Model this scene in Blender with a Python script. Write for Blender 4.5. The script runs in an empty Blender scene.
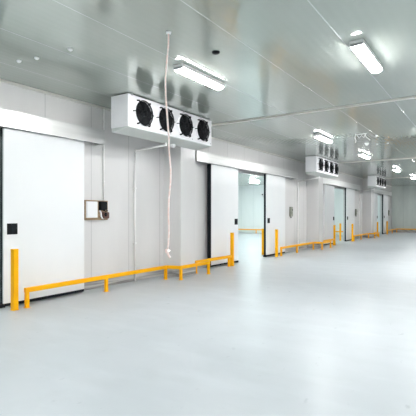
import bpy, bmesh, math, random
from mathutils import Vector, Matrix
C = bpy.context.scene
COL = C.collection
PI = math.pi
R = math.radians

# ------------------------------------------------------------------ camera, world, exposure
cam_d = bpy.data.cameras.new('camera')
cam = bpy.data.objects.new('camera', cam_d)
COL.objects.link(cam)
C.camera = cam
cam_d.sensor_fit = 'HORIZONTAL'
cam_d.sensor_width = 36.0
cam_d.lens = 36.0 * 423 / 416
cam_d.shift_y = 5.5 / 416
cam.location = (7.05, 0, 1.6)
cam.rotation_euler = (R(90), 0, R(33.7))
cam_d.clip_end = 200

w = bpy.data.worlds.new('world'); C.world = w
w.use_nodes = True
w.node_tree.nodes['Background'].inputs[0].default_value = (0.75, 0.85, 0.9, 1)
w.node_tree.nodes['Background'].inputs[1].default_value = 0.3

C.view_settings.view_transform = 'Standard'
C.view_settings.look = 'None'
C.view_settings.gamma = 1
C.view_settings.use_curve_mapping = False
C.view_settings.exposure = 1.82
TUBE = 31.0          # emission of the ceiling lamps
TUBE_COLD = 62.0     # lamps of the cold rooms

# ------------------------------------------------------------------ materials
def mat(name, col, rough=0.5, metal=0.0, spec=0.5, coat=0.0, emit=None, es=0.0):
    m = bpy.data.materials.new(name); m.use_nodes = True
    b = m.node_tree.nodes['Principled BSDF']
    b.inputs['Base Color'].default_value = (*col, 1)
    b.inputs['Roughness'].default_value = rough
    b.inputs['Metallic'].default_value = metal
    b.inputs['Specular IOR Level'].default_value = spec
    b.inputs['Coat Weight'].default_value = coat
    if emit:
        b.inputs['Emission Color'].default_value = (*emit, 1)
        b.inputs['Emission Strength'].default_value = es
    return m

def N(m, t, **k):
    n = m.node_tree.nodes.new(t)
    for a, v in k.items(): setattr(n, a, v)
    return n

def L(m, a, b): m.node_tree.links.new(a, b)

def mth(m, op, a, b=None):
    n = N(m, 'ShaderNodeMath', operation=op)
    for i, v in enumerate((a, b)):
        if v is None: continue
        if isinstance(v, (int, float)): n.inputs[i].default_value = v
        else: L(m, v, n.inputs[i])
    return n.outputs[0]

def noisy(m, col_a, col_b, scale=4.0, stretch=(1, 1, 1), rough=None, lo=0.35, hi=0.65, detail=5.0):
    """two tones of the surface's own colour mixed by noise"""
    b = m.node_tree.nodes['Principled BSDF']
    tc = N(m, 'ShaderNodeTexCoord'); mp = N(m, 'ShaderNodeMapping')
    mp.inputs['Scale'].default_value = stretch
    L(m, tc.outputs['Object'], mp.inputs['Vector'])
    nz = N(m, 'ShaderNodeTexNoise'); nz.inputs['Scale'].default_value = scale; nz.inputs['Detail'].default_value = detail
    L(m, mp.outputs[0], nz.inputs['Vector'])
    mr = N(m, 'ShaderNodeMapRange'); mr.inputs[1].default_value = lo; mr.inputs[2].default_value = hi
    L(m, nz.outputs[0], mr.inputs[0])
    mx = N(m, 'ShaderNodeMix', data_type='RGBA')
    mx.inputs[6].default_value = (*col_a, 1); mx.inputs[7].default_value = (*col_b, 1)
    L(m, mr.outputs[0], mx.inputs[0]); L(m, mx.outputs[2], b.inputs['Base Color'])
    if rough:
        rr = N(m, 'ShaderNodeMapRange'); rr.inputs[3].default_value = rough[0]; rr.inputs[4].default_value = rough[1]
        L(m, mr.outputs[0], rr.inputs[0]); L(m, rr.outputs[0], b.inputs['Roughness'])
    return tc, mx

def seams(m, tc, mx, axis, period, width, dark, offset=0.0, rib=0.0, rib_depth=0.1):
    """panel joints: thin lines repeating along one axis, with a groove"""
    b = m.node_tree.nodes['Principled BSDF']
    sp = N(m, 'ShaderNodeSeparateXYZ'); L(m, tc.outputs['Object'], sp.inputs[0])
    co = sp.outputs['XYZ'.index(axis)]
    t = mth(m, 'PINGPONG', mth(m, 'ADD', co, offset + 100 * period), period / 2)
    line = mth(m, 'LESS_THAN', t, width / 2)
    m2 = N(m, 'ShaderNodeMix', data_type='RGBA')
    m2.inputs[7].default_value = (*dark, 1)
    L(m, line, m2.inputs[0]); L(m, mx.outputs[2], m2.inputs[6]); L(m, m2.outputs[2], b.inputs['Base Color'])
    h = mth(m, 'MULTIPLY', line, -1.0)
    if rib:
        s_ = mth(m, 'SINE', mth(m, 'MULTIPLY', co, 2 * PI / rib))
        h = mth(m, 'ADD', h, mth(m, 'MULTIPLY', s_, rib_depth))
    bp = N(m, 'ShaderNodeBump'); bp.inputs['Distance'].default_value = 0.004; bp.inputs['Strength'].default_value = 0.6
    L(m, h, bp.inputs['Height']); L(m, bp.outputs[0], b.inputs['Normal'])

M = {}
M['wall'] = mat('coated wall panel', (0.7, 0.7, 0.69), 0.22)
tc, mx = noisy(M['wall'], (0.72, 0.705, 0.7), (0.77, 0.755, 0.75), 1.2, (1, 1, 0.3))
seams(M['wall'], tc, mx, 'Y', 1.12, 0.012, (0.5, 0.49, 0.49), 0.62)
M['wall_end'] = mat('far wall panel', (0.62, 0.68, 0.66), 0.25)
tc, mx = noisy(M['wall_end'], (0.5, 0.56, 0.54), (0.6, 0.66, 0.63), 1.5, (1, 1, 0.3))
seams(M['wall_end'], tc, mx, 'X', 1.12, 0.02, (0.36, 0.42, 0.4), 0.2)
M['wall_cold'] = mat('cold room panel', (0.8, 0.86, 0.85), 0.3)
tc, mx = noisy(M['wall_cold'], (0.8, 0.84, 0.83), (0.84, 0.875, 0.865), 1.5, (1, 1, 0.3))
seams(M['wall_cold'], tc, mx, 'X', 1.12, 0.015, (0.6, 0.66, 0.66), 0.2)
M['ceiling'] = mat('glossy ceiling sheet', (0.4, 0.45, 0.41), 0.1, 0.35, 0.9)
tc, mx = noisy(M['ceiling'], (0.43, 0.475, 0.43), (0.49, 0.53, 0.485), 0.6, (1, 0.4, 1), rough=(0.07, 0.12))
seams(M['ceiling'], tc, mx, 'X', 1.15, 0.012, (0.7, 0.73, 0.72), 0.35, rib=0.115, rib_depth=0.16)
M['floor'] = mat('painted concrete floor', (0.6, 0.65, 0.67), 0.3)
tc, mx = noisy(M['floor'], (0.47, 0.51, 0.54), (0.53, 0.565, 0.595), 0.9, (1, 1, 1), rough=(0.31, 0.4), lo=0.2, hi=0.8, detail=8)
def floor_marks(m, tc, mx):
    b = m.node_tree.nodes['Principled BSDF']
    prev = mx.outputs[2]
    for sc, lo, hi, dk, st in ((2.3, 0.5, 0.85, (0.45, 0.49, 0.51), (1, 1, 1)), (9, 0.66, 0.75, (0.33, 0.37, 0.4), (1, 0.5, 1)), (1.6, 0.5, 1.0, (0.62, 0.66, 0.69), (0.5, 1.6, 1))):
        mp = N(m, 'ShaderNodeMapping'); mp.inputs['Scale'].default_value = st; mp.inputs['Location'].default_value = (sc * 3, 1, 0)
        L(m, tc.outputs['Object'], mp.inputs[0])
        nz = N(m, 'ShaderNodeTexNoise'); nz.inputs['Scale'].default_value = sc; nz.inputs['Detail'].default_value = 6
        L(m, mp.outputs[0], nz.inputs['Vector'])
        mr = N(m, 'ShaderNodeMapRange'); mr.inputs[1].default_value = lo; mr.inputs[2].default_value = hi; mr.inputs[4].default_value = 0.7
        L(m, nz.outputs[0], mr.inputs[0])
        mm = N(m, 'ShaderNodeMix', data_type='RGBA'); mm.inputs[7].default_value = (*dk, 1)
        L(m, mr.outputs[0], mm.inputs[0]); L(m, prev, mm.inputs[6]); prev = mm.outputs[2]
    L(m, prev, b.inputs['Base Color'])
    bp = N(m, 'ShaderNodeBump'); bp.inputs['Strength'].default_value = 0.12; bp.inputs['Distance'].default_value = 0.01
    nz = N(m, 'ShaderNodeTexNoise'); nz.inputs['Scale'].default_value = 3.0; nz.inputs['Detail'].default_value = 3
    L(m, tc.outputs['Object'], nz.inputs['Vector']); L(m, nz.outputs[0], bp.inputs['Height']); L(m, bp.outputs[0], b.inputs['Normal'])
floor_marks(M['floor'], tc, mx)
M['base'] = mat('skirting', (0.5, 0.5, 0.49), 0.4)
noisy(M['base'], (0.2, 0.195, 0.19), (0.6, 0.585, 0.57), 3.0, (1, 0.2, 7))
M['leaf'] = mat('white door leaf', (0.84, 0.85, 0.86), 0.25)
noisy(M['leaf'], (0.86, 0.87, 0.88), (0.89, 0.895, 0.9), 1.0)
M['gasket'] = mat('black rubber', (0.008, 0.011, 0.016), 0.6, 0, 0.2)
M['cover'] = mat('brushed metal cover', (0.62, 0.62, 0.61), 0.3, 0.35)
noisy(M['cover'], (0.6, 0.6, 0.59), (0.7, 0.7, 0.69), 3, (1, 0.1, 3))
M['alu'] = mat('pale aluminium', (0.6, 0.59, 0.57), 0.35, 0.3)
M['trim'] = mat('pale joint strip', (0.66, 0.64, 0.6), 0.4)
M['yellow'] = mat('yellow enamel', (1.0, 0.4, 0.0), 0.4, 0, 0.25)
noisy(M['yellow'], (1.0, 0.44, 0.0), (1.0, 0.5, 0.0), 5)
M['casing'] = mat('white sheet steel', (0.82, 0.81, 0.83), 0.3)
noisy(M['casing'], (0.88, 0.87, 0.89), (0.92, 0.91, 0.93), 2)
M['tray'] = mat('drain tray steel', (0.62, 0.66, 0.63), 0.3, 0.2)
M['black'] = mat('black plastic', (0.008, 0.009, 0.011), 0.6, 0, 0.2)
M['blade'] = mat('fan blade', (0.015, 0.016, 0.018), 0.5, 0, 0.3)
M['hub'] = mat('fan motor', (0.03, 0.032, 0.036), 0.3)
M['pipe'] = mat('white pvc pipe', (0.93, 0.92, 0.91), 0.35)
M['cord'] = mat('pinkish cord', (0.85, 0.66, 0.6), 0.6)
noisy(M['cord'], (0.92, 0.7, 0.64), (0.96, 0.86, 0.83), 30)
M['lamp'] = mat('lamp body', (0.7, 0.7, 0.7), 0.4)
M['lampcap'] = mat('lamp end cap', (0.3, 0.31, 0.31), 0.4)
M['diff'] = mat('lit diffuser', (0.9, 0.9, 0.9), 0.4, emit=(1.0, 1.0, 1.0), es=TUBE)
M['diffc'] = mat('lit cold room diffuser', (0.9, 0.9, 0.9), 0.4, emit=(0.9, 1.0, 1.0), es=TUBE_COLD)
M['wood'] = mat('plywood', (0.35, 0.24, 0.13), 0.6)
noisy(M['wood'], (0.28, 0.18, 0.1), (0.46, 0.33, 0.2), 10, (1, 0.3, 4))
M['paper'] = mat('white enclosure', (0.85, 0.85, 0.86), 0.4)
M['brown'] = mat('brown component', (0.12, 0.06, 0.045), 0.5)
M['olive'] = mat('olive grey box', (0.25, 0.26, 0.22), 0.45)
noisy(M['olive'], (0.2, 0.21, 0.17), (0.33, 0.34, 0.29), 9)
M['white'] = mat('white plastic', (0.85, 0.86, 0.86), 0.4)
M['steel'] = mat('steel', (0.45, 0.46, 0.46), 0.3, 0.8)

# ------------------------------------------------------------------ mesh helpers
class MB:
    def __init__(s): s.bm = bmesh.new()
    def box(s, x0, x1, y0, y1, z0, z1, bev=0.0, rot=None, piv=None):
        t = bmesh.new()
        bmesh.ops.create_cube(t, size=1)
        for v in t.verts:
            v.co = Vector(((x0 + x1) / 2 + v.co.x * (x1 - x0), (y0 + y1) / 2 + v.co.y * (y1 - y0), (z0 + z1) / 2 + v.co.z * (z1 - z0)))
        if bev: bmesh.ops.bevel(t, geom=t.edges[:], offset=bev, segments=2, affect='EDGES', profile=0.6)
        if rot is not None:
            bmesh.ops.rotate(t, cent=piv or Vector((0, 0, 0)), matrix=rot, verts=t.verts)
        s._merge(t); return s
    def _merge(s, t):
        me = bpy.data.meshes.new('tmp'); t.to_mesh(me); t.free(); s.bm.from_mesh(me); bpy.data.meshes.remove(me)
    def tube(s, pts, r, seg=10, cap=True):
        pts = [Vector(p) for p in pts]; rings = []
        up = None
        for i, p in enumerate(pts):
            d = (pts[min(i + 1, len(pts) - 1)] - pts[max(i - 1, 0)]).normalized()
            if up is None:
                up = Vector((0, 0, 1)) if abs(d.z) < 0.9 else Vector((1, 0, 0))
            a = d.cross(up).normalized(); b2 = a.cross(d).normalized(); up = b2
            rings.append([s.bm.verts.new(p + a * math.cos(2 * PI * k / seg) * r + b2 * math.sin(2 * PI * k / seg) * r) for k in range(seg)])
        for q in range(len(rings) - 1):
            for k in range(seg):
                f = s.bm.faces.new((rings[q][k], rings[q][(k + 1) % seg], rings[q + 1][(k + 1) % seg], rings[q + 1][k])); f.smooth = True
        if cap:
            s.bm.faces.new(rings[0][::-1]); s.bm.faces.new(rings[-1])
        return s
    def sweep(s, pts, w_, h_, closed=False):
        """rectangular tube along a path in a level plane, mitred at its corners"""
        pts = [Vector(p) for p in pts]; rings = []
        for i, p in enumerate(pts):
            a = (pts[i] - pts[i - 1]).normalized() if i else None
            b = (pts[i + 1] - pts[i]).normalized() if i < len(pts) - 1 else None
            a = a or b; b = b or a
            t = (a + b).normalized(); n = Vector((t.y, -t.x, 0)); k = 1 / max(0.4, t.dot(a))
            c_ = 0.008
            prof = [(-w_/2 + c_, -h_/2), (w_/2 - c_, -h_/2), (w_/2, -h_/2 + c_), (w_/2, h_/2 - c_), (w_/2 - c_, h_/2), (-w_/2 + c_, h_/2), (-w_/2, h_/2 - c_), (-w_/2, -h_/2 + c_)]
            rings.append([s.bm.verts.new(p + n * (u * k) + Vector((0, 0, v))) for u, v in prof])
        m_ = len(rings[0])
        for q in range(len(rings) - 1):
            for k in range(m_): s.bm.faces.new((rings[q][k], rings[q][(k + 1) % m_], rings[q + 1][(k + 1) % m_], rings[q + 1][k]))
        s.bm.faces.new(rings[0][::-1]); s.bm.faces.new(rings[-1])
        return s
    def lathe(s, prof, axis='X', c=(0, 0, 0), seg=32):
        """profile of (radius, along) pairs turned about an axis through c"""
        c = Vector(c); rings = []
        for r, t in prof:
            ring = []
            for k in range(seg):
                a = 2 * PI * k / seg; u, v = r * math.cos(a), r * math.sin(a)
                p = {'X': (t, u, v), 'Y': (u, t, v), 'Z': (u, v, t)}[axis]
                ring.append(s.bm.verts.new(c + Vector(p)))
            rings.append(ring)
        for q in range(len(rings) - 1):
            for k in range(seg):
                f = s.bm.faces.new((rings[q][k], rings[q][(k + 1) % seg], rings[q + 1][(k + 1) % seg], rings[q + 1][k])); f.smooth = True
        for ring, (r, t) in ((rings[0], prof[0]), (rings[-1], prof[-1])):
            if r > 1e-4: s.bm.faces.new(ring)
        return s
    def build(s, name, m, parent=None, smooth_angle=None):
        bmesh.ops.remove_doubles(s.bm, verts=s.bm.verts, dist=1e-5)
        bmesh.ops.recalc_face_normals(s.bm, faces=s.bm.faces)
        me = bpy.data.meshes.new(name); s.bm.to_mesh(me); s.bm.free()
        me.materials.append(M[m] if isinstance(m, str) else m)
        o = bpy.data.objects.new(name, me); COL.objects.link(o)
        if parent: o.parent = parent
        return o

def thing(name, label, cat, loc=(0, 0, 0), group=None, kind=None):
    o = bpy.data.objects.new(name, None); COL.objects.link(o); o.location = loc
    o.empty_display_size = 0.1
    return tag(o, label, cat, group, kind)
def tag(o, label, cat, group=None, kind=None):
    o['label'] = label; o['category'] = cat
    if group: o['group'] = group
    if kind: o['kind'] = kind
    return o
def struct(o): o['kind'] = 'structure'; return o
def copy_tree(o, parent=None):
    c = o.copy(); COL.objects.link(c); c.parent = parent
    for ch in list(o.children): copy_tree(ch, c)
    return c

H = 3.92            # ceiling height
P = 10.3            # length of one bay along the wall
FAR = 39.0
LEAVES = {1: ((0.1, 1.75), (4.035, 5.74)), 2: ((10.4, 12.04), (14.16, 15.85)), 3: ((20.7, 22.3), (24.6, 26.3)), 4: ((31.0, 32.62), (34.75, 36.4))}
OPEN = {1: (1.3, 4.35), 2: (11.6, 14.65), 3: (21.9, 25.0), 4: (32.2, 35.15)}
COVER = {1: (-0.8, 6.2), 2: (9.57, 16.98), 3: (19.87, 27.3), 4: (30.2, 37.5)}
OH = 3.0            # opening height

# ------------------------------------------------------------------ the room
struct(MB().box(-13.1, 14, -6, FAR + 0.1, -0.2, 0).build('floor', 'floor'))
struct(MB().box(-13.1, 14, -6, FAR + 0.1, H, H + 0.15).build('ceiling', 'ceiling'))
b = MB(); y = -6.0
for n in (1, 2, 3, 4):
    a, e = OPEN[n]
    b.box(-0.1, 0, y, a, 0, H); b.box(-0.1, 0, a, e, OH, H); y = e
b.box(-0.1, 0, y, FAR, 0, H)
struct(b.build('wall_left', 'wall'))
struct(MB().box(-0.1, 14, FAR, FAR + 0.1, 0, H).build('wall_far', 'wall_end'))
struct(MB().box(13.9, 14, -5.9, FAR, 0, H).build('wall_right', 'wall'))
struct(MB().box(0, 13.9, -6, -5.9, 0, H).build('wall_back', 'wall_end'))
struct(MB().box(-13.1, -13, -6, FAR, 0, H).build('wall_coldroom_left', 'wall_cold'))
struct(MB().box(-13, -0.1, 31.0, 31.1, 0, H).build('wall_coldroom_far', 'wall_cold'))
struct(MB().box(-13, -0.1, 38.9, 39.0, 0, H).build('wall_coldroom_end', 'wall_cold'))
struct(MB().box(-13, -0.1, -6, -5.9, 0, H).build('wall_coldroom_back', 'wall_cold'))
# pillars standing out from the wall
for k, y0 in enumerate((8.48, 18.77, 29.05)):
    p = MB().box(0, 0.57, y0, y0 + 0.62, 0, H, 0.004).build('pillar', M['wall'])
    struct(p)
    p2 = MB().box(0.565, 0.585, y0 - 0.015, y0 + 0.635, 0, 0.25).build('kick_strip', 'base', p)
    MB().box(0, 0.585, y0 - 0.02, y0, 0, 0.25).build('kick_strip', 'base', p)
# skirting between the doors
b = MB(); segs = [(-5.9, 0.9), (4.75, 8.46), (9.13, 11.2), (14.95, 18.74), (19.42, 21.5), (25.3, 29.0), (29.7, 31.8), (35.5, FAR)]
for a, e in segs: b.box(0, 0.03, a, e, 0, 0.24, 0.006)
struct(b.build('baseboard_left', 'base'))
struct(MB().box(0.03, 13.9, FAR - 0.03, FAR, 0, 0.24, 0.006).build('baseboard_far', 'base'))
# cove strip where wall and ceiling meet, ceiling joint strips
struct(MB().box(0, 0.045, -5.9, 8.47, H - 0.04, H - 0.001, 0.005).box(0, 0.045, 9.12, 18.76, H - 0.04, H - 0.001, 0.005)
       .box(0, 0.045, 19.4, 29.04, H - 0.04, H - 0.001, 0.005).box(0, 0.045, 29.68, FAR, H - 0.04, H - 0.001, 0.005).build('trim_1', 'trim'))
for k, yy in enumerate((9.25, 19.4, 29.7)):
    struct(MB().box(0, 13.9, yy - 0.05, yy + 0.05, H - 0.03, H - 0.001, 0.006).build('trim_%d' % (k + 2), 'trim'))

# ------------------------------------------------------------------ sliding cold room doors
def leaf(parent, y0, y1, lead, trail=False):
    """lead: +1 when the leading edge is y1"""
    yc = y1 if lead > 0 else y0
    i0 = 0.035 if trail or lead < 0 else 0; i1 = 0.035 if trail or lead > 0 else 0
    f0 = i0 if lead > 0 else 0; f1 = i1 if lead < 0 else 0        # the front skin reaches over the seal at the leading edge
    lf = MB().box(0.09, 0.17, y0 + i0, y1 - i1, 0.07, 3.06).box(0.168, 0.21, y0 + f0, y1 - f1, 0.07, 3.06, 0.006).build('door_leaf', 'leaf', parent)
    g = MB()
    for q in ((y0, y1) if trail else (yc,)): g.box(0.085, 0.166 if q == yc else 0.203, q if q == y0 else q - 0.036, q + 0.036 if q == y0 else q, 0.05, 3.06, 0.006)
    g.box(0.085, 0.203, y0, y1, 0.02, 0.075, 0.006)
    g.build('gasket', 'gasket', lf)
    hy = yc - lead * 0.15
    h = MB().box(0.205, 0.222, hy - 0.095, hy + 0.095, 1.24, 1.43, 0.008)
    h.build('handle', 'black', lf)
    MB().box(0.222, 0.24, hy - 0.03, hy + 0.03, 1.27, 1.40, 0.006).build('grip', 'gasket', lf)
    return lf

for n in (1, 2, 3, 4):
    lab = {1: 'closest wide white sliding door under a plain metal rail cover, beside the wooden control panel',
           2: 'white double sliding door standing half open onto a bright cold room, between first two pillars',
           3: 'white double sliding door partly open, under the cooler of the second bay',
           4: 'last small-looking white sliding door before the far end wall'}[n]
    d = thing('door_%d' % n, lab, 'sliding door', (0, 0, 0), kind='structure')
    (a0, a1), (b0, b1) = LEAVES[n]
    leaf(d, a0, a1, 1, n <= 2); leaf(d, b0, b1, -1)
    c0, c1 = COVER[n]
    # rail cover: folded sheet, open at the bottom, with end plates
    rc = MB()
    rc.box(0.28, 0.30, c0, c1, 3.05, 3.35, 0.004)
    rc.box(0, 0.30, c0, c1, 3.335, 3.355, 0.004)
    rc.box(0, 0.295, c0, c0 + 0.012, 3.05, 3.34); rc.box(0, 0.295, c1 - 0.012, c1, 3.05, 3.34)
    rc = rc.build('rail_cover', 'cover', d)
    MB().box(0.09, 0.2, c0 + 0.02, c1 - 0.02, 3.08, 3.16).build('door_track', 'gasket', d)
    for q in (a0 + 0.3, a1 - 0.3, b0 + 0.3, b1 - 0.3):
        MB().box(0.12, 0.17, q - 0.05, q + 0.05, 3.06, 3.1).build('roller', 'steel', d)
    # lining of the opening
    o0, o1 = OPEN[n]
    MB().box(-0.105, 0.02, o0 - 0.02, o0 + 0.012, 0, OH).box(-0.105, 0.02, o1 - 0.012, o1 + 0.02, 0, OH).box(-0.105, 0.02, o0, o1, OH - 0.012, OH + 0.02).build('door_frame', 'alu', d)
    for q in (a1 + 0.01, b0 - 0.01):
        MB().box(0.09, 0.19, q - 0.05, q + 0.05, 0.0, 0.06, 0.008).build('floor_guide', 'black', d)

# ------------------------------------------------------------------ ceiling-hung air coolers
def make_fan(parent, yc, zc):
    X = 1.30
    f = MB().lathe([(0.236, -0.02), (0.262, -0.02), (0.264, 0.03), (0.25, 0.045), (0.238, 0.03), (0.236, -0.02)], 'X', (X, yc, zc), 36).build('fan', 'casing', parent)
    MB().lathe([(0.237, 0.004), (0.001, 0.004)], 'X', (X, yc, zc), 36).build('throat_shade', 'black', f)  # flat black disc paints the shade of the hollow; casing has no hole
    MB().lathe([(0.001, 0.072), (0.05, 0.07), (0.062, 0.06), (0.062, 0.01)], 'X', (X, yc, zc), 20).build('motor', 'hub', f)
    bl = MB()
    for k in range(5):
        a = 2 * PI * k / 5
        vs = []
        for r, hw, tilt in ((0.05, 0.03, 0.6), (0.13, 0.06, 0.45), (0.215, 0.085, 0.3)):
            for sgn in (-1, 1):
                u = sgn * hw
                vs.append(bl.bm.verts.new((X + 0.035 + math.sin(tilt) * u * 0.5, yc + math.cos(a) * r - math.sin(a) * u, zc + math.sin(a) * r + math.cos(a) * u)))
        bl.bm.faces.new((vs[0], vs[1], vs[3], vs[2])); bl.bm.faces.new((vs[2], vs[3], vs[5], vs[4]))
    bl.build('blade_wheel', 'blade', f)
    g = MB()
    for i in range(9):
        r = 0.07 + 0.022 * i; d = 0.085 - 0.04 * (i / 8) ** 4
        pts = [(X + d, yc + r * math.cos(t), zc + r * math.sin(t)) for t in [2 * PI * k / 32 for k in range(33)]]
        g.tube(pts, 0.0045 if i < 8 else 0.008, 5, cap=False)
    for k in range(8):
        a = PI / 8 + k * PI / 4
        g.tube([(X + 0.085, yc + 0.05 * math.cos(a), zc + 0.05 * math.sin(a)), (X + 0.082, yc + 0.18 * math.cos(a), zc + 0.18 * math.sin(a)), (X + 0.045, yc + 0.246 * math.cos(a), zc + 0.246 * math.sin(a))], 0.006, 5)
    g.lathe([(0.001, 0.092), (0.058, 0.09), (0.06, 0.08), (0.001, 0.078)], 'X', (X, yc, zc), 20)
    g.build('fan_guard', 'black', f)
    for a in (PI / 4 + 0.15, 3 * PI / 4 - 0.15, 5 * PI / 4 + 0.15, 7 * PI / 4 - 0.15, 0, PI):
        ca, sa = math.cos(a), math.sin(a)
        big = 0.016 if a not in (0, PI) else 0.009
        MB().tube([(X + 0.055, yc + 0.235 * ca, zc + 0.235 * sa), (X + 0.05, yc + 0.275 * ca, zc + 0.275 * sa), (X + 0.0, yc + 0.285 * ca, zc + 0.285 * sa)], big, 6).build('guard_bracket', 'black', f)

def make_cooler(y0, label):
    t = thing('air_cooler', label, 'air cooler', (0, y0, 0), 'ceiling-hung fan coolers')
    x0, x1, ln = 0.84, 1.30, 2.9
    z0, z1 = 3.275, 3.90
    # sheet steel casing with folded edges
    c = MB().box(x0, x1, 0, ln, z0, z1, 0.008)
    c.box(x0 + 0.02, x1 + 0.004, -0.006, 0.03, z0, z1 - 0.01, 0.002).box(x0 + 0.02, x1 + 0.004, ln - 0.03, ln + 0.006, z0, z1 - 0.01, 0.002)
    c.build('casing', 'casing', t)
    tr = MB().box(x0 + 0.01, x1 - 0.005, 0.01, ln - 0.01, z0 - 0.03, z0 + 0.004)
    for v in tr.bm.verts:                                         # the tray falls towards the wall
        if v.co.z < z0: v.co.z = z0 - 0.012 if v.co.x > 1.0 else z0 - 0.075
    tr.build('drain_tray', 'tray', t)
    for i in range(4): make_fan(t, 0.42 + 0.69 * i, 3.588)
    for q in (0.1, 1.07, 1.76, 2.45, 2.8):
        MB().box(x1 - 0.05, x1 + 0.02, q - 0.02, q + 0.02, z1 - 0.02, H, 0.003).build('hanger', 'steel', t)
    # louvres of the coil at the back
    b_ = MB()
    for k in range(14): b_.box(x0 - 0.012, x0, 0.1, ln - 0.1, z0 + 0.06 + k * 0.042, z0 + 0.075 + k * 0.042)
    b_.build('coil_fins', 'tray', t)
    for q in (0.04, 1.3, 2.1, 2.86):
        MB().lathe([(0.001, 0.008), (0.012, 0.006), (0.014, 0)], 'X', (x1, q, z0 + 0.05), 10).build('screw', 'steel', t)
    return t
c1 = make_cooler(5.87, 'white four-fan air cooler closest to the camera, behind the dangling cord')
c2 = copy_tree(c1); c2.location.y = 16.4; c2['label'] = 'white four-fan air cooler above the middle pillar, smaller in view than the first'
c3 = copy_tree(c1); c3.location.y = 26.85; c3['label'] = 'farthest air cooler, seen nearly edge-on by the last pillar'

# round sensor below the first cooler
s_ = tag(MB().lathe([(0.001, 0.0), (0.05, 0.01), (0.065, 0.045), (0.06, 0.085), (0.001, 0.086)], 'Z', (1.0, 7.62, 3.105), 18).build('round_sensor', 'white'),
         'small round white sensor under the closest air cooler', 'sensor')

# ------------------------------------------------------------------ drain pipes
def drain(y, label, ze):
    t = thing('drain_pipe', label, 'pipe', (0, y, 0), 'drain pipes of the coolers')
    MB().tube([(0.06, 0, 0.0), (0.06, 0, ze - 0.04)], 0.024, 10).build('downpipe', 'pipe', t)
    MB().tube([(0.06, 0, ze - 0.05), (0.062, 0, ze - 0.01), (0.085, 0, ze + 0.004), (0.12, 0, ze + 0.006)], 0.026, 10).build('elbow', 'pipe', t)
    MB().tube([(0.1, 0, ze + 0.006), (1.0, 0, 3.13)], 0.022, 10).build('branch_pipe', 'pipe', t)
    MB().tube([(1.0, 0, 3.11), (1.0, 0, 3.19)], 0.022, 10).build('outlet', 'pipe', t)
    for z in (0.9, 2.2):
        MB().box(0, 0.085, -0.03, 0.03, z - 0.012, z + 0.012, 0.003).build('pipe_clip', 'pipe', t)
drain(7.37, 'thin white drain pipe running down the wall right of the wooden control panel', 3.09)
drain(17.6, 'thin white drain pipe reaching out to the middle cooler', 3.0)
drain(28.0, 'thin white drain pipe next to the farthest pillar', 3.0)

# conduit to the wooden control panel
t = thing('conduit', 'thin white conduit dropping from the ceiling to the wooden control panel', 'conduit', (0, 6.42, 0))
MB().tube([(0.03, 0, 1.9), (0.03, 0, H - 0.04)], 0.018, 8).build('tube', 'pipe', t)
for z in (2.3, 3.0, 3.6): MB().box(0, 0.05, -0.02, 0.02, z - 0.01, z + 0.01, 0.002).build('clip', 'pipe', t)

# ------------------------------------------------------------------ wooden control panel
t = thing('control_panel', 'wooden wall board carrying a white box and dark wired components', 'control panel', (0, 5.86, 1.46))
MB().box(0.0, 0.03, 0, 0.68, 0, 0.42, 0.004).build('backboard', 'wood', t)
fr = MB()
fr.box(0.03, 0.09, 0.0, 0.36, 0.02, 0.045, 0.003).box(0.03, 0.09, 0.0, 0.36, 0.40, 0.42, 0.003)
fr.box(0.03, 0.09, 0.0, 0.022, 0.02, 0.42, 0.003).box(0.03, 0.09, 0.338, 0.36, 0.02, 0.42, 0.003)
fr.build('wooden_frame', 'wood', t)
en = MB().box(0.031, 0.10, 0.03, 0.33, 0.05, 0.395, 0.008).build('enclosure', 'paper', t)
MB().box(0.10, 0.106, 0.05, 0.31, 0.07, 0.375, 0.003).build('enclosure_lid', 'paper', en)
MB().box(0.03, 0.15, 0.38, 0.52, 0.21, 0.40, 0.015).build('relay', 'black', t)
MB().box(0.03, 0.11, 0.535, 0.6, 0.22, 0.40, 0.012).build('terminal_block', 'black', t)
MB().box(0.03, 0.14, 0.46, 0.63, 0.03, 0.17, 0.02).build('junction_box', 'brown', t)
MB().lathe([(0.001, 0.15), (0.04, 0.148), (0.045, 0.13), (0.045, 0.03)], 'X', (0, 0.52, 0.12), 16).build('switch_knob', 'black', t)
MB().tube([(0.09, 0.40, 0.2), (0.13, 0.395, 0.15), (0.13, 0.40, 0.08), (0.1, 0.45, 0.04), (0.08, 0.5, 0.03)], 0.018, 8).build('cable', 'white', t)
MB().tube([(0.1, 0.45, 0.22), (0.16, 0.5, 0.19), (0.16, 0.55, 0.2), (0.1, 0.58, 0.22)], 0.01, 8).build('cable', 'black', t)

# grey controllers on the wall beside the later doors
def controller(y, label):
    t = thing('door_controller', label, 'control box', (0, y, 1.45), 'grey door control boxes')
    MB().box(0, 0.09, -0.1, 0.1, 0.02, 0.43, 0.012).build('box_body', 'olive', t)
    MB().box(0.09, 0.1, -0.08, 0.08, 0.06, 0.40, 0.006).build('box_lid', 'olive', t)
    MB().tube([(0.05, -0.03, 0.03), (0.05, -0.03, -0.04)], 0.022, 8).build('cable_gland', 'black', t)
    MB().lathe([(0.001, 0.125), (0.022, 0.122), (0.025, 0.1)], 'X', (0, 0, 0.3), 12).build('push_button', 'black', t)
controller(16.85, 'grey-olive control box on the wall right of the half-open double door')
controller(27.25, 'grey control box beside the third sliding door')
controller(37.6, 'tiny grey control box nearest to the far end wall')

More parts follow.
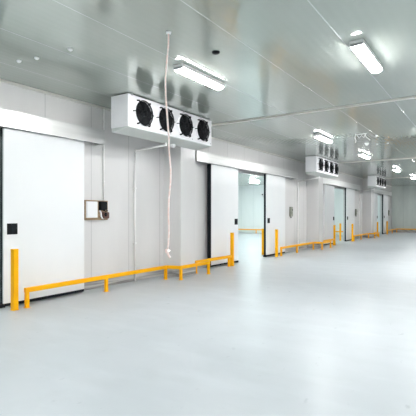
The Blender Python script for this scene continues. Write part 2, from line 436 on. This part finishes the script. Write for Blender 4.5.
# white sounder box on the reveal of door 2
t = thing('sensor_box', 'small white box with a dark dot on the edge of the open doorway', 'sensor box', (-0.16, 14.64, 2.2))
MB().box(-0.09, 0.05, -0.1, -0.012, 0, 0.22, 0.01).build('box_body', 'white', t)
MB().lathe([(0.001, -0.115), (0.024, -0.113), (0.026, -0.1)], 'Y', (-0.0, 0, 0.12), 12).build('sensor_eye', 'black', t)
# ------------------------------------------------------------------ bollards
def bollard(x, y, label):
    t = thing('bollard', label, 'bollard', (x, y, 0), 'yellow square bollards at the doorways')
    MB().box(-0.045, 0.045, -0.045, 0.045, 0.006, 1.0, 0.008).build('post', 'yellow', t)
    MB().box(-0.047, 0.047, -0.047, 0.047, 0.99, 1.015, 0.01).build('cap', 'yellow', t)
    MB().box(-0.05, 0.05, -0.05, 0.05, 0.0, 0.012, 0.003).build('base_plate', 'yellow', t)
bollard(0.5, 4.05, 'yellow bollard at the black edge of the closest sliding door')
bollard(0.5, 11.15, 'yellow bollard in front of the open double door, end of the short rail')
bollard(0.5, 14.38, 'yellow bollard just beyond the open doorway, before the long second-bay rail')
bollard(0.5, 21.35, 'yellow bollard before the third doorway, beside a low rail')
bollard(0.5, 24.72, 'yellow bollard just beyond the third doorway')
bollard(0.5, 31.2, 'yellow bollard before the last doorway, against the pillar rail')
bollard(0.5, 34.5, 'last yellow bollard, where the corner rail begins')
bollard(-0.28, 14.85, 'yellow bollard inside the cold room of the half-open double door')
bollard(-0.32, 25.15, 'yellow bollard inside the third doorway')

# ------------------------------------------------------------------ guard rails
def rail(path, posts, label, group='low yellow guard rails along the wall'):
    t = thing('guard_rail', label, 'guard rail', (path[0][0], path[0][1], 0), group)
    ox, oy = path[0]
    MB().sweep([(x - ox, y - oy, 0.30) for x, y in path], 0.065, 0.08).build('rail_bar', 'yellow', t)
    for x, y in posts:
        x -= ox; y -= oy
        p = MB().box(x - 0.03, x + 0.03, y - 0.03, y + 0.03, 0.0, 0.275, 0.005).build('post', 'yellow', t)
        MB().box(x - 0.042, x + 0.042, y - 0.042, y + 0.042, 0.0, 0.01, 0.002).build('foot_plate', 'yellow', p)
    return t
for k, lab, lab2 in ((0, 'long yellow guard rail along the closest door and around the first pillar', 'short yellow guard rail behind the first pillar ending at a bollard'),
                     (1, 'long yellow guard rail below the small control box, around the middle pillar', 'short yellow guard rail under the left leaf of the third door'),
                     (2, 'yellow guard rail around the farthest pillar', 'short yellow guard rail right before the last doorway')):
    d = P * k
    s0 = (4.24, 14.76, 25.0)[k]
    rail([(0.5, s0), (0.5, 8.0 + d), (0.85, 8.1 + d), (0.85, 9.36 + d)],
         [(0.5, s0 + 0.035), (0.5, 6.06 + d), (0.5, 7.97 + d), (0.85, 8.12 + d), (0.85, 9.32 + d)], lab)
    rail([(0.5, 9.2 + d), (0.5, (11.07, 21.27, 31.12)[k])], [(0.5, 9.24 + d), (0.5, (10.96, 21.2, 31.03)[k])], lab2)
rail([(0.5, 34.62), (0.5, 38.45), (9.0, 38.45)], [(0.5, 34.68), (0.5, 36.5), (0.52, 38.43), (2.3, 38.45), (4.1, 38.45), (5.9, 38.45), (7.7, 38.45), (8.96, 38.45)],
     'yellow guard rail turning the far corner and following the end wall')
rail([(-12.6, 30.5), (-0.7, 30.5)], [(-12.55 + 1.96 * k, 30.5) for k in range(7)], 'pale-looking yellow guard rail on the back wall inside the cold room')

# ------------------------------------------------------------------ ceiling lamps
def make_lamp(diff):
    t = thing('ceiling_lamp', 'x', 'ceiling lamp', (0, 0, H))
    MB().box(-0.09, 0.09, -0.62, 0.62, -0.045, 0.0, 0.006).box(-0.092, -0.086, -0.62, 0.62, -0.062, -0.03).box(0.086, 0.092, -0.62, 0.62, -0.062, -0.03).build('lamp_body', 'lamp', t)  # thin side lips added to cut lamp light towards the upper wall
    d = MB()
    prof = [(-0.084, -0.044), (-0.084, -0.07), (-0.058, -0.098), (0, -0.108), (0.058, -0.098), (0.084, -0.07), (0.084, -0.044)]
    a = [d.bm.verts.new((x, -0.595, z)) for x, z in prof]; b_ = [d.bm.verts.new((x, 0.595, z)) for x, z in prof]
    n = len(prof)
    for i in range(n): d.bm.faces.new((a[i], a[(i + 1) % n], b_[(i + 1) % n], b_[i]))
    d.bm.faces.new(a); d.bm.faces.new(b_[::-1])
    d.build('diffuser', diff, t)
    for s in (-1, 1): MB().box(-0.086, 0.086, min(s * 0.595, s * 0.62), max(s * 0.595, s * 0.62), -0.08, -0.035, 0.01).build('end_cap', 'lampcap', t)
    return t
l0 = make_lamp('diff')
spots = [(3.02, 5.82, 'lit ceiling lamp above the closest air cooler, near the dangling cord'),
         (2.85, 12.6, 'lit ceiling lamp in front of the middle air cooler'),
         (2.93, 17.25, 'lit ceiling lamp just before the second ceiling strip'),
         (2.95, 24.0, 'small lit ceiling lamp between the second and third ceiling strips'),
         (2.95, 29.8, 'tiny lit ceiling lamp closest to the far wall'),
         (2.95, 36.0, 'ceiling lamp out of view near the end wall'),
         (5.56, 6.42, 'lit ceiling lamp high over the middle of the hall, cut by the picture top'),
         (2.95, -0.6, ''), (5.62, -0.6, ''), (5.62, 13.2, ''), (5.62, 19.5, ''), (5.62, 27, '')]
spots += [(x, y, '') for x in (8.4, 11.2) for y in (-0.6, 6.4, 13.2)] + [(x, -4.0, '') for x in (4.3, 7.0, 9.8)]
first = True
for x, y, lab in spots:
    o = l0 if first else copy_tree(l0)
    first = False
    o.location = (x, y, H)
    o['group'] = 'ceiling lamps of the hall'
    o['label'] = lab or 'long ceiling lamp of the hall outside the picture'
lc = make_lamp('diffc'); first = True
for x, y in [(-7.2, 27.4), (-7.2, 20), (-7.2, 13), (-7.2, 6), (-3, 24), (-3, 17), (-3, 10), (-3, 3), (-11, 24), (-11, 16), (-4, 35), (-9, 35)]:
    o = lc if first else copy_tree(lc)
    first = False
    o.location = (x, y, H)
    o['group'] = 'ceiling lamps of the cold rooms'
    o['label'] = 'bright ceiling lamp inside the cold room, blurred through the doorway' if y == 27.4 else 'ceiling lamp inside the cold room, hidden by walls'

# ------------------------------------------------------------------ ceiling fittings
def cap(x, y, m, label, r=0.03, g='round ceiling fixings'):
    tag(MB().lathe([(0.001, -0.03), (r * 0.6, -0.028), (r, -0.015), (r * 1.05, 0.0)], 'Z', (x, y, H), 16).build('ceiling_fixing', m), label, 'ceiling fixing', g)
cap(1.10, 3.75, 'white', 'leftmost white round ceiling fixing, above the closest door', 0.035)
cap(1.44, 3.82, 'white', 'second white round ceiling fixing above the closest door', 0.035)
cap(2.13, 3.88, 'white', 'white round ceiling fixing left of the cord, at the upper rim', 0.035)
cap(3.77, 5.12, 'black', 'black round ceiling fixing beside the closest ceiling lamp', 0.055)
cap(4.24, 13.25, 'white', 'upper of three pale ceiling fixings beyond the first ceiling strip', 0.035)
cap(3.91, 14.88, 'white', 'left of the two lower pale ceiling fixings beyond the first strip', 0.035)
cap(4.25, 14.87, 'white', 'right of the two lower pale ceiling fixings beyond the first strip', 0.035)

t = thing('dome_detector', 'small white dome detector on the ceiling before the third lamp', 'detector', (3.67, 14.5, H))
MB().lathe([(0.075, 0.0), (0.075, -0.02), (0.06, -0.025)], 'Z', (0, 0, 0), 20).build('detector_base', 'white', t)
MB().lathe([(0.058, -0.022), (0.052, -0.055), (0.03, -0.08), (0.001, -0.086)], 'Z', (0, 0, 0), 20).build('detector_dome', 'white', t)

t = thing('cable_loop', 'tangle of thin white cable left hanging from the ceiling', 'cable', (3.92, 12.7, H))
MB().box(-0.16, 0.16, -0.02, 0.02, -0.025, 0.0, 0.006).build('fixing_bar', 'white', t)
for k, pts in enumerate(([(-0.15, 0, -0.02), (-0.17, 0.02, -0.1), (-0.13, 0.0, -0.2), (-0.15, -0.02, -0.24)],
                         [(-0.12, 0, -0.02), (-0.05, 0.03, -0.12), (0.02, 0.0, -0.05), (0.08, 0.02, -0.12), (0.13, 0, -0.02)],
                         [(0.12, 0, -0.02), (0.14, 0.05, -0.1), (0.2, 0.1, -0.16), (0.24, 0.1, -0.2)])):
    MB().tube(pts, 0.012, 6).build('cable', 'white', t)

# ------------------------------------------------------------------ hanging cord
CORD = [(3.635, 4.213, 3.90), (3.632, 4.211, 3.751), (3.616, 4.201, 3.560), (3.601, 4.191, 3.330), (3.604, 4.192, 3.113), (3.624, 4.206, 2.794),
        (3.638, 4.215, 2.564), (3.640, 4.216, 2.411), (3.657, 4.228, 2.155), (3.655, 4.226, 2.002), (3.638, 4.215, 1.798), (3.633, 4.212, 1.581),
        (3.639, 4.216, 1.389), (3.631, 4.211, 1.198), (3.622, 4.204, 1.13)]
t = thing('hanging_cord', 'pinkish-white cord dangling from the ceiling in front of the closest cooler, knotted at its end', 'cord', (3.635, 4.213, H))
o_ = Vector((3.635, 4.213, H))
MB().tube([Vector(p) - o_ for p in CORD], 0.012, 8).build('cord_strand', 'cord', t)
MB().lathe([(0.001, -0.03), (0.02, -0.025), (0.03, 0.0), (0.02, 0.025), (0.001, 0.03)], 'Z', Vector((3.622, 4.204, 1.12)) - o_, 12).tube(
    [Vector(p) - o_ for p in ((3.60, 4.19, 1.13), (3.61, 4.22, 1.145), (3.645, 4.22, 1.125), (3.64, 4.19, 1.105), (3.61, 4.185, 1.11))], 0.012, 8).build('knot', 'cord', t)
MB().tube([Vector(p) - o_ for p in ((3.622, 4.204, 1.11), (3.632, 4.21, 1.07), (3.655, 4.22, 1.035))], 0.014, 8).build('cord_end', 'cord', t)
MB().lathe([(0.001, -0.03), (0.03, -0.025), (0.035, 0.0)], 'Z', (0, 0, 0), 12).build('ceiling_hook', 'white', t)
